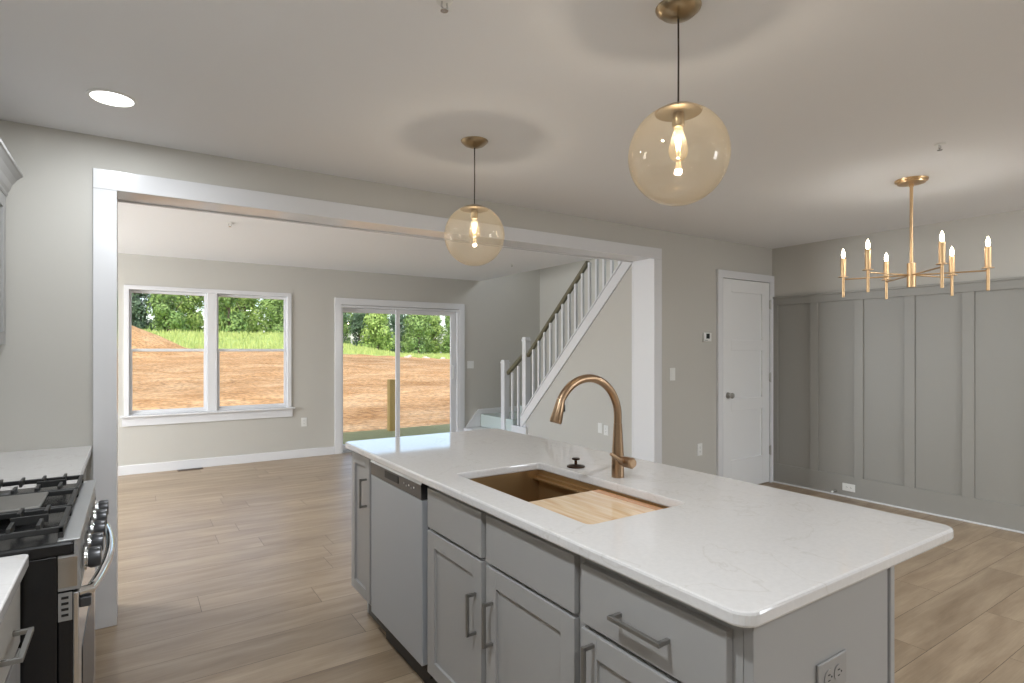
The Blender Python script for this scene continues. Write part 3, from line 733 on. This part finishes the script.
# ================================================================ RANGE SIDE
rg = thing('gas_range', 'stainless gas range with cast iron grates against the kitchen wall', 'range', (-.11, 2.128, 0))
def rb(b, x0, x1, y0, y1, z0, z1, bev=.002): return b.box(x0 + .11, x1 + .11, y0 - 2.128, y1 - 2.128, z0, z1, bev)
rb(b := MB(), -.80, -.15, 1.752, 2.504, .06, .893); b.build('body', M['black'], rg)
rb(b := MB(), -.76, -.2, 1.78, 2.48, 0.0, .06); b.build('plinth', M['blackmat'], rg)
b = MB(); rb(b, -.815, -.118, 1.748, 2.508, .894, .926, .006); ck = b.build('cooktop', M['black'], rg)
rb(b := MB(), -.150, -.106, 1.753, 2.503, .9255, .931, .002); b.build('front_trim', M['steel'], rg)
b = MB().prism([(-.148 + .11, .808), (-.104 + .11, .808), (-.108 + .11, .893), (-.1135 + .11, .9245), (-.1175 + .11, .9245), (-.1175 + .11, .893), (-.148 + .11, .893)], 'Y', 1.75 - 2.128, 2.506 - 2.128)
cpn = b.build('control_panel', M['steel'], rg)
for yk in (1.85, 1.985, 2.128, 2.27, 2.405):
    rb(b := MB(), -.1045, -.1030, yk - .012, yk + .012, .882, .886, 0); b.build('knob_mark', M['blackmat'], cpn)
for yk in (1.85, 1.985, 2.128, 2.27, 2.405):
    k = MB().lathe([(.029, .003), (.029, .008), (.022, .009), (.022, .012)], (.005, yk - 2.128, .85), 'X', 28).build('knob', M['chrome'], rg, smooth=True)
    MB().lathe([(.023, .010), (.0265, .016), (.0255, .036), (.023, .038)], (.005, yk - 2.128, .85), 'X', 28).box(.041, .0425, yk - 2.128 - .003, yk - 2.128 + .003, .852, .873).build('knob_grip', M['steel_dark'], k, smooth=True)
b = MB(); rb(b, -.148, -.1205, 1.753, 2.503, .16, .80, .002); dr = b.build('oven_door', M['black'], rg)
rb(b := MB(), -.1205, -.108, 1.753, 2.503, .16, .80, .003); b.build('door_skin', M['chrome'], dr)
rb(b := MB(), -.1085, -.1065, 1.86, 2.396, .30, .62, .001); b.build('oven_window', M['black'], dr)
b = MB(); rb(b, -.148, -.121, 1.7505, 1.7525, .735, .803, 0); vb = b.build('vent_bracket', M['steel'], dr)
b = MB()
for k in range(4): rb(b, -.142, -.128, 1.7492, 1.751, .746 + k * .014, .752 + k * .014, 0)
b.build('slots', M['blackmat'], vb)
b = MB(); rb(b, -.148, -.111, 1.7492, 1.7515, .816, .888, 0); b.build('end_cap', M['chrome'], cpn)
pts = []
for k in range(17):
    f = k / 16; pts.append((.002 + .052 * math.sin(PI * (.10 + .80 * f)) ** .8, 1.79 - 2.128 + f * .68, .788))
hh = MB().tube([(.0, 1.785 - 2.128, .788)] + pts + [(.0, 2.475 - 2.128, .788)], .0125, 14).build('oven_handle', M['chrome'], dr, smooth=True)
for yk in (1.772, 2.462):
    rb(b := MB(), -.108, -.085, yk, yk + .022, .752, .776, .002); b.build('handle_bracket', M['steel_dark'], hh)
rb(b := MB(), -.148, -.112, 1.753, 2.503, .065, .152, .003); b.build('storage_drawer', M['steel'], rg)
# grates
def grate(y0, y1, griddle=False):
    b = MB(); x0, x1, z0, z1 = -.775, -.14, .944, .958; w_ = .011
    for yy in (y0, y1 - w_): rb(b, x0, x1, yy, yy + w_, z0, z1, .002)
    for xx in (x0, x1 - w_, (x0 + x1) / 2 - w_ / 2): rb(b, xx, xx + w_, y0, y1, z0, z1, .002)
    for xx in (x0, x1 - w_):
        for yy in (y0, y1 - w_): rb(b, xx, xx + w_, yy, yy + w_, .927, .944, .001)
    if not griddle:
        for cx in ((x0 * .75 + x1 * .25), (x0 * .25 + x1 * .75)):
            for dx in (-.11, -.055, 0, .055, .11):
                rb(b, cx + dx - .004, cx + dx + .004, y0 + .004, y0 + .075, z0 + .004, z1 + .010, .001)
                rb(b, cx + dx - .004, cx + dx + .004, y1 - .075, y1 - .004, z0 + .004, z1 + .010, .001)
            rb(b, cx - .12, cx - .045, (y0 + y1) / 2 - .004, (y0 + y1) / 2 + .004, z0 + .004, z1 + .010, .001)
            rb(b, cx + .045, cx + .12, (y0 + y1) / 2 - .004, (y0 + y1) / 2 + .004, z0 + .004, z1 + .010, .001)
    o = b.build('grate', M['iron'], rg)
    if griddle:
        rb(b := MB(), x0 + .06, x1 - .07, y0 + .016, y1 - .016, .953, .961, .004); b.build('griddle', M['griddle'], o)
    return o
grate(1.775, 2.005); grate(2.013, 2.243, True); grate(2.251, 2.481)
for cx in (-.63, -.34):
    for cy in (1.89, 2.366):
        MB().lathe([(.048, .9265), (.048, .934), (.034, .936), (.034, .943), (.028, .946)], (cx + .11, cy - 2.128, 0), n=28).build('burner', M['steel_dark'], rg, smooth=True)
# counters and base cabinets beside the range
o = slab('countertop', (-.82, -.165, 2.512, W - .001, .004), .885, .915, M['quartz'], bev=.004); tag(o, 'white quartz counter between the range and the cased opening wall', 'countertop')
o = slab('countertop', (-.82, -.20, -1.2, 1.743, .012), .885, .915, M['quartz'], bev=.004); tag(o, 'white quartz counter corner in front of the range at the left edge', 'countertop')
t = thing('base_cabinet', 'grey base cabinet under the counter beyond the range', 'cabinet', (-.205, 3.02, 0))
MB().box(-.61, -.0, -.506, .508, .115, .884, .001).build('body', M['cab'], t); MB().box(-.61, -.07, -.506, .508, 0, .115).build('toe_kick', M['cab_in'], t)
d = drawer(t, 'drawer', -.49, .47, .715, .865, xf=.018, s=-1, t=.017); pull(d, (.018, -.01, .79), .155, 'Y', sgn=1)
for y0, y1, yp in ((-.49, -.012, -.06), (-.004, .47, .05)):
    d = shaker(t, 'door', y0, y1, .135, .703, xf=.018, s=-1, t=.017); pull(d, (.018, yp, .56), .14, 'Z', sgn=1)
t = thing('base_cabinet', 'grey base cabinet with drawer pull under the near left counter', 'cabinet', (-.233, 1.3, 0))
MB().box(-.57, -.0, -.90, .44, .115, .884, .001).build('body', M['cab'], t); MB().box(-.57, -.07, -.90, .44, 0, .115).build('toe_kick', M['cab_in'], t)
d = drawer(t, 'drawer', -.12, .43, .715, .865, xf=.018, s=-1, t=.017, m=M['cab_lit']); pull(d, (.018, .26, .775), .155, 'Y', off=.03, sgn=1)
d = shaker(t, 'door', -.12, .43, .135, .703, xf=.018, s=-1, t=.017)
# wall cabinet with crown
t = thing('wall_cabinet', 'grey wall cabinet with crown moulding at the left edge', 'cabinet', (-.487, 3.0, 1.40))
MB().box(-.325, -.02, -.45, .525, 0.02, .74, .001).build('body', M['cab'], t)
for y0, y1 in ((-.44, .03), (.036, .505)):
    d = shaker(t, 'door', y0, y1, .015, .70, xf=0, s=-1, t=.02); 
    MB().lathe([(.006, 0), (.006, .014), (.014, .018), (.015, .026), (.008, .03)], (0, .075 if y0 > 0 else -.05 + .04, .06), 'X', 18).build('knob', M['bronze'], d, smooth=True)
prof = [(-.325, .705), (.0, .705), (.004, .712), (.004, .722), (.012, .736), (.020, .76), (.036, .785), (.052, .802), (.058, .806), (.058, .82), (-.325, .82)]
MB().prism(prof, 'Y', -.5, .528).build('crown_moulding', M['cab'], t)

# ================================================================ OUTDOORS
def hills(x, y):
    def sm(a, b_, v):
        v = max(0, min(1, (v - a) / (b_ - a))); return v * v * (3 - 2 * v)
    base = -.75 + .1 * sm(8, 20, y)
    crest = 1.39 - max(0, (x - 10)) * .055 if x < 30 else .29
    crest = max(crest, .2)
    z = base + (crest - base) * sm(14, 60, y) ** .9
    hill = 3.25 - max(0, x - 16) * .19
    hill = max(hill, crest + .25)
    z += (hill - crest) * sm(60, 75, y)
    if x < 6 and y < 75:
        d = math.hypot((x + 3.2) / 1.2, y - 50); z += max(0, 1 - d / 6.5) ** 1.1 * 3.6
    z += .05 * math.sin(x * 1.7 + y * .6) * sm(12, 25, y) + .06 * math.sin(y * .9 - x * .5) * sm(12, 25, y)
    return z
def edge(x): return 60 + 1.4 * math.sin(x * .35) + .8 * math.sin(x * .9 + 1)
bm = bmesh.new(); nx, ny = 110, 130
ys = [8.0 + 112 * (k / ny) ** 1.25 for k in range(ny + 1)]; xs = [-60 + 170 * k / nx for k in range(nx + 1)]
G = [[bm.verts.new((x, y, hills(x, y))) for x in xs] for y in ys]
for j in range(ny):
    for i in range(nx):
        f = bm.faces.new((G[j][i], G[j][i + 1], G[j + 1][i + 1], G[j + 1][i])); f.smooth = True
        cx, cy = xs[i] + .8, (ys[j] + ys[j + 1]) / 2
        mound = False
        f.material_index = 1 if (cy > edge(cx) and not mound) else 0
me = bpy.data.meshes.new('ground'); bm.to_mesh(me); bm.free()
def soil():
    m = mat('orange_soil', (1, 1, 1), .95, spec=.1); n = m.node_tree; b = n.nodes['Principled BSDF']; LK = n.links.new
    tc = n.nodes.new('ShaderNodeTexCoord')
    mp = n.nodes.new('ShaderNodeMapping'); mp.inputs['Scale'].default_value = (.4, .8, 1); LK(tc.outputs['Object'], mp.inputs[0])
    a = n.nodes.new('ShaderNodeTexNoise'); a.inputs['Scale'].default_value = .9; a.inputs['Detail'].default_value = 9; a.inputs['Roughness'].default_value = .65; LK(mp.outputs[0], a.inputs[0])
    r = n.nodes.new('ShaderNodeValToRGB'); e = r.color_ramp
    e.elements[0].position = .30; e.elements[0].color = (*srgb(180, 132, 80), 1)
    e.elements[1].position = .66; e.elements[1].color = (*srgb(224, 186, 138), 1)
    k = e.elements.new(.5); k.color = (*srgb(208, 163, 112), 1)
    LK(a.outputs[0], r.inputs[0])
    v = n.nodes.new('ShaderNodeTexNoise'); v.inputs['Scale'].default_value = 6; v.inputs['Detail'].default_value = 6; LK(tc.outputs['Object'], v.inputs[0])
    r2 = n.nodes.new('ShaderNodeMapRange'); r2.inputs[1].default_value = .35; r2.inputs[2].default_value = .6; r2.inputs[3].default_value = .62; r2.inputs[4].default_value = 1.08; LK(v.outputs[0], r2.inputs[0])
    mx = n.nodes.new('ShaderNodeMix'); mx.data_type = 'RGBA'; mx.blend_type = 'MULTIPLY'; mx.inputs[0].default_value = 1; LK(r.outputs[0], mx.inputs[6]); LK(r2.outputs[0], mx.inputs[7])
    m4 = n.nodes.new('ShaderNodeMapping'); m4.inputs['Scale'].default_value = (.012, .07, 1); LK(tc.outputs['Object'], m4.inputs[0])
    n4 = n.nodes.new('ShaderNodeTexNoise'); n4.inputs['Scale'].default_value = 1.3; n4.inputs['Detail'].default_value = 3; LK(m4.outputs[0], n4.inputs[0])
    r4 = n.nodes.new('ShaderNodeMapRange'); r4.inputs[1].default_value = .4; r4.inputs[2].default_value = .58; r4.inputs[3].default_value = .78; r4.inputs[4].default_value = 1.02; LK(n4.outputs[0], r4.inputs[0])
    mz = n.nodes.new('ShaderNodeMix'); mz.data_type = 'RGBA'; mz.blend_type = 'MULTIPLY'; mz.inputs[0].default_value = 1; LK(mx.outputs[2], mz.inputs[6]); LK(r4.outputs[0], mz.inputs[7])
    LK(mz.outputs[2], b.inputs['Base Color'])
    bp = n.nodes.new('ShaderNodeBump'); bp.inputs['Strength'].default_value = 1; bp.inputs['Distance'].default_value = .12; LK(v.outputs[0], bp.inputs['Height']); LK(bp.outputs[0], b.inputs['Normal'])
    return m
def leafy(name, c0, c1, sc):
    m = mat(name, (1, 1, 1), .7, spec=.2); n = m.node_tree; b = n.nodes['Principled BSDF']
    g = n.nodes.new('ShaderNodeNewGeometry')
    tc = n.nodes.new('ShaderNodeTexCoord'); v = n.nodes.new('ShaderNodeTexNoise'); v.inputs['Scale'].default_value = sc; v.inputs['Detail'].default_value = 3
    n.links.new(tc.outputs['Object'], v.inputs[0])
    ad = n.nodes.new('ShaderNodeMath'); ad.operation = 'MULTIPLY_ADD'; ad.inputs[1].default_value = .5; n.links.new(g.outputs['Random Per Island'], ad.inputs[0])
    hf = n.nodes.new('ShaderNodeMath'); hf.operation = 'MULTIPLY'; hf.inputs[1].default_value = .5; n.links.new(v.outputs[0], hf.inputs[0]); n.links.new(hf.outputs[0], ad.inputs[2])
    mx = n.nodes.new('ShaderNodeMix'); mx.data_type = 'RGBA'; mx.inputs[6].default_value = (*c0, 1); mx.inputs[7].default_value = (*c1, 1)
    n.links.new(ad.outputs[0], mx.inputs[0]); n.links.new(mx.outputs[2], b.inputs['Base Color']); return m
M['soil'] = soil()
M['grassland'] = mat('hill_grass', srgb(166, 182, 104), .9, spec=.1, bump=1, bscale=1.5, var=.25, vscale=.8)
me.materials.append(M['soil']); me.materials.append(M['grassland'])
o = bpy.data.objects.new('ground', me); C.objects.link(o); tag(o, 'graded orange soil field rising to a green hill', 'ground', kind='structure')
# tall grass blades on the hill
bm = bmesh.new()
for k in range(15000):
    x = random.uniform(-25, 50); y = random.uniform(59, 79)
    if y < edge(x) + .3 or y > 76.5: continue
    z = hills(x, y) - .03; h_ = random.uniform(.25, .6); a = random.uniform(0, PI); dx, dy = math.cos(a) * .09, math.sin(a) * .09
    tx, ty = random.uniform(-.1, .1), random.uniform(-.1, .1)
    bm.faces.new((bm.verts.new((x - dx, y - dy, z)), bm.verts.new((x + dx, y + dy, z)), bm.verts.new((x + tx, y + ty, z + h_))))
me = bpy.data.meshes.new('tall_grass'); bm.to_mesh(me); bm.free(); me.materials.append(leafy('grass_blades', srgb(156, 172, 92), srgb(206, 212, 132), .4))
o = bpy.data.objects.new('tall_grass', me); C.objects.link(o); tag(o, 'tall yellow-green grass growing on the hill', 'grass', kind='stuff')

# trees
LEAF = [leafy('bright_leaves', srgb(112, 148, 70), srgb(196, 214, 124), .5), leafy('mid_leaves', srgb(92, 126, 68), srgb(168, 192, 112), .5), leafy('dark_blue_leaves', srgb(66, 92, 72), srgb(136, 160, 122), .5)]
def crown_mesh(seed, h_, rad):
    rnd = random.Random(seed); bm = bmesh.new(); lobes = []
    for k in range(26):
        f = rnd.random(); zz = h_ * (.12 + .8 * f); rr = rad * (math.sin(PI * min(1, .22 + .72 * f)) ** .7) * .75
        a = rnd.uniform(0, 2 * PI); d = rr * rnd.uniform(.15, .85)
        lobes.append((Vector((d * math.cos(a), d * math.sin(a), zz)), rad * rnd.uniform(.24, .42)))
    for c, s in lobes:
        for q in range(210):
            v = Vector((rnd.gauss(0, 1), rnd.gauss(0, 1), rnd.gauss(0, 1))).normalized(); p = c + v * s * rnd.uniform(.72, 1.06)
            n_ = (v + Vector((rnd.uniform(-.6, .6), rnd.uniform(-.6, .6), rnd.uniform(-.6, .6)))).normalized()
            u_ = n_.orthogonal().normalized(); w_ = n_.cross(u_); a = rnd.uniform(0, PI); u2 = u_ * math.cos(a) + w_ * math.sin(a); w2 = n_.cross(u2)
            l = rnd.uniform(.13, .27)
            bm.faces.new([bm.verts.new(p + u2 * l), bm.verts.new(p + w2 * l * .55), bm.verts.new(p - u2 * l), bm.verts.new(p - w2 * l * .55)])
    me = bpy.data.meshes.new('crown'); bm.to_mesh(me); bm.free(); return me
def trunk_mesh(seed, h_):
    rnd = random.Random(seed); b = MB()
    b.tube([(0, 0, -.3), (.05, 0, h_ * .3), (-.05, .05, h_ * .6), (.05, -.03, h_ * .9)], [.22, .17, .11, .04], 10)
    for k in range(5):
        a = rnd.uniform(0, 2 * PI); z0 = h_ * rnd.uniform(.25, .6); r_ = h_ * .22
        b.tube([(0, 0, z0), (r_ * .5 * math.cos(a), r_ * .5 * math.sin(a), z0 + h_ * .12), (r_ * math.cos(a), r_ * math.sin(a), z0 + h_ * .26)], [.09, .06, .03], 8)
    bmesh.ops.recalc_face_normals(b.bm, faces=b.bm.faces)
    me = bpy.data.meshes.new('trunk'); b.bm.to_mesh(me); b.bm.free(); me.materials.append(M['bark']); return me
crowns = []
for s in range(4):
    base = crown_mesh(100 + s, 9.0, 3.35)
    vs = []
    for lm in LEAF:
        m2 = base.copy(); m2.materials.append(lm); vs.append(m2)
    crowns.append(vs)
trunks = [trunk_mesh(s, 8.5) for s in range(2)]
places = []
row = 0
for yy, x0, st_ in ((81.5, -16, 6.6), (88.5, -13, 6.6), (95.5, -16, 6.9)):
    xx = x0
    while xx < 78:
        places.append((xx, yy + random.uniform(-.3, .3), row)); xx += st_; row += 1
kinds = ['bright yellow-green broadleaf tree in the wood behind the hill', 'mid green broadleaf tree in the wood behind the hill', 'dark blue-green tree in the wood behind the hill']
for x, y, i in places:
    if x < 6: k = 2 if x < 2 else 1
    elif x < 22: k = random.choice((0, 0, 1))
    else: k = random.choice((1, 1, 0, 2))
    g_ = ('bright', 'mid green', 'dark')[k] + ' trees beyond the hill'
    t = thing('broadleaf_tree', kinds[k], 'tree', (x, y, hills(x, y) - .1), random.uniform(0, 6.28), g_)
    s = random.uniform(.92, 1.03); t.scale = (s, s, s * random.uniform(.95, 1.2) * (1.0 if x > 4 else .95))
    o = bpy.data.objects.new('crown', crowns[i % 4][k]); C.objects.link(o); o.parent = t; o.location.z = -.7
    o = bpy.data.objects.new('trunk', trunks[i % 2]); C.objects.link(o); o.parent = t
# rubble on the soil crest
rb0 = []
for v in range(3):
    bm = bmesh.new(); bmesh.ops.create_icosphere(bm, subdivisions=2, radius=.5); rnd = random.Random(v)
    for q in bm.verts: q.co *= rnd.uniform(.75, 1.15); q.co.z *= .7
    me = bpy.data.meshes.new('boulder'); bm.to_mesh(me); bm.free(); me.materials.append(M['rock']); rb0.append(me)
for k in range(16):
    x = 23.6 + k * .66 + random.uniform(-.05, .05); y = 55.2 + (k % 3) * 1.1 - .3 * (k % 2)
    if k % 4 == 3: x += .1
    o = bpy.data.objects.new('boulder', rb0[k % 3]); C.objects.link(o); q = random.uniform(.45, .62); o.scale = (q, q * .8, q * .8)
    o.location = (x, y, hills(x, y) + .10 * q); o.rotation_euler = (0, 0, random.uniform(0, 6)); tag(o, 'pale boulder on the soil bank seen through the patio door', 'boulder', 'boulders on the soil bank')
# deck
t = thing('deck', 'greenish treated timber deck outside the patio door', 'deck', (3.3, 8.8, -.04))
for k in range(14):
    MB().box(-2.2, 2.4, -.95 + k * .143, -.813 + k * .143, -.03, .0, .003).build('deck_board', M['deck'], t)
MB().box(-2.2, 2.4, 1.055, 1.095, -.24, .0, .003).build('rim_board', M['deck'], t)
for x in (-2.0, 0, 2.2): MB().box(x - .05, x + .05, .93, 1.03, -.75, -.031, .002).build('footing_post', M['deck'], t)
tag(MB().box(-.06, .06, -.06, .06, 0, .91, .003).build('timber_post', M['post'], loc=(3.84, 9.65, -.039)), 'yellow pine post stub standing on the deck edge', 'post')
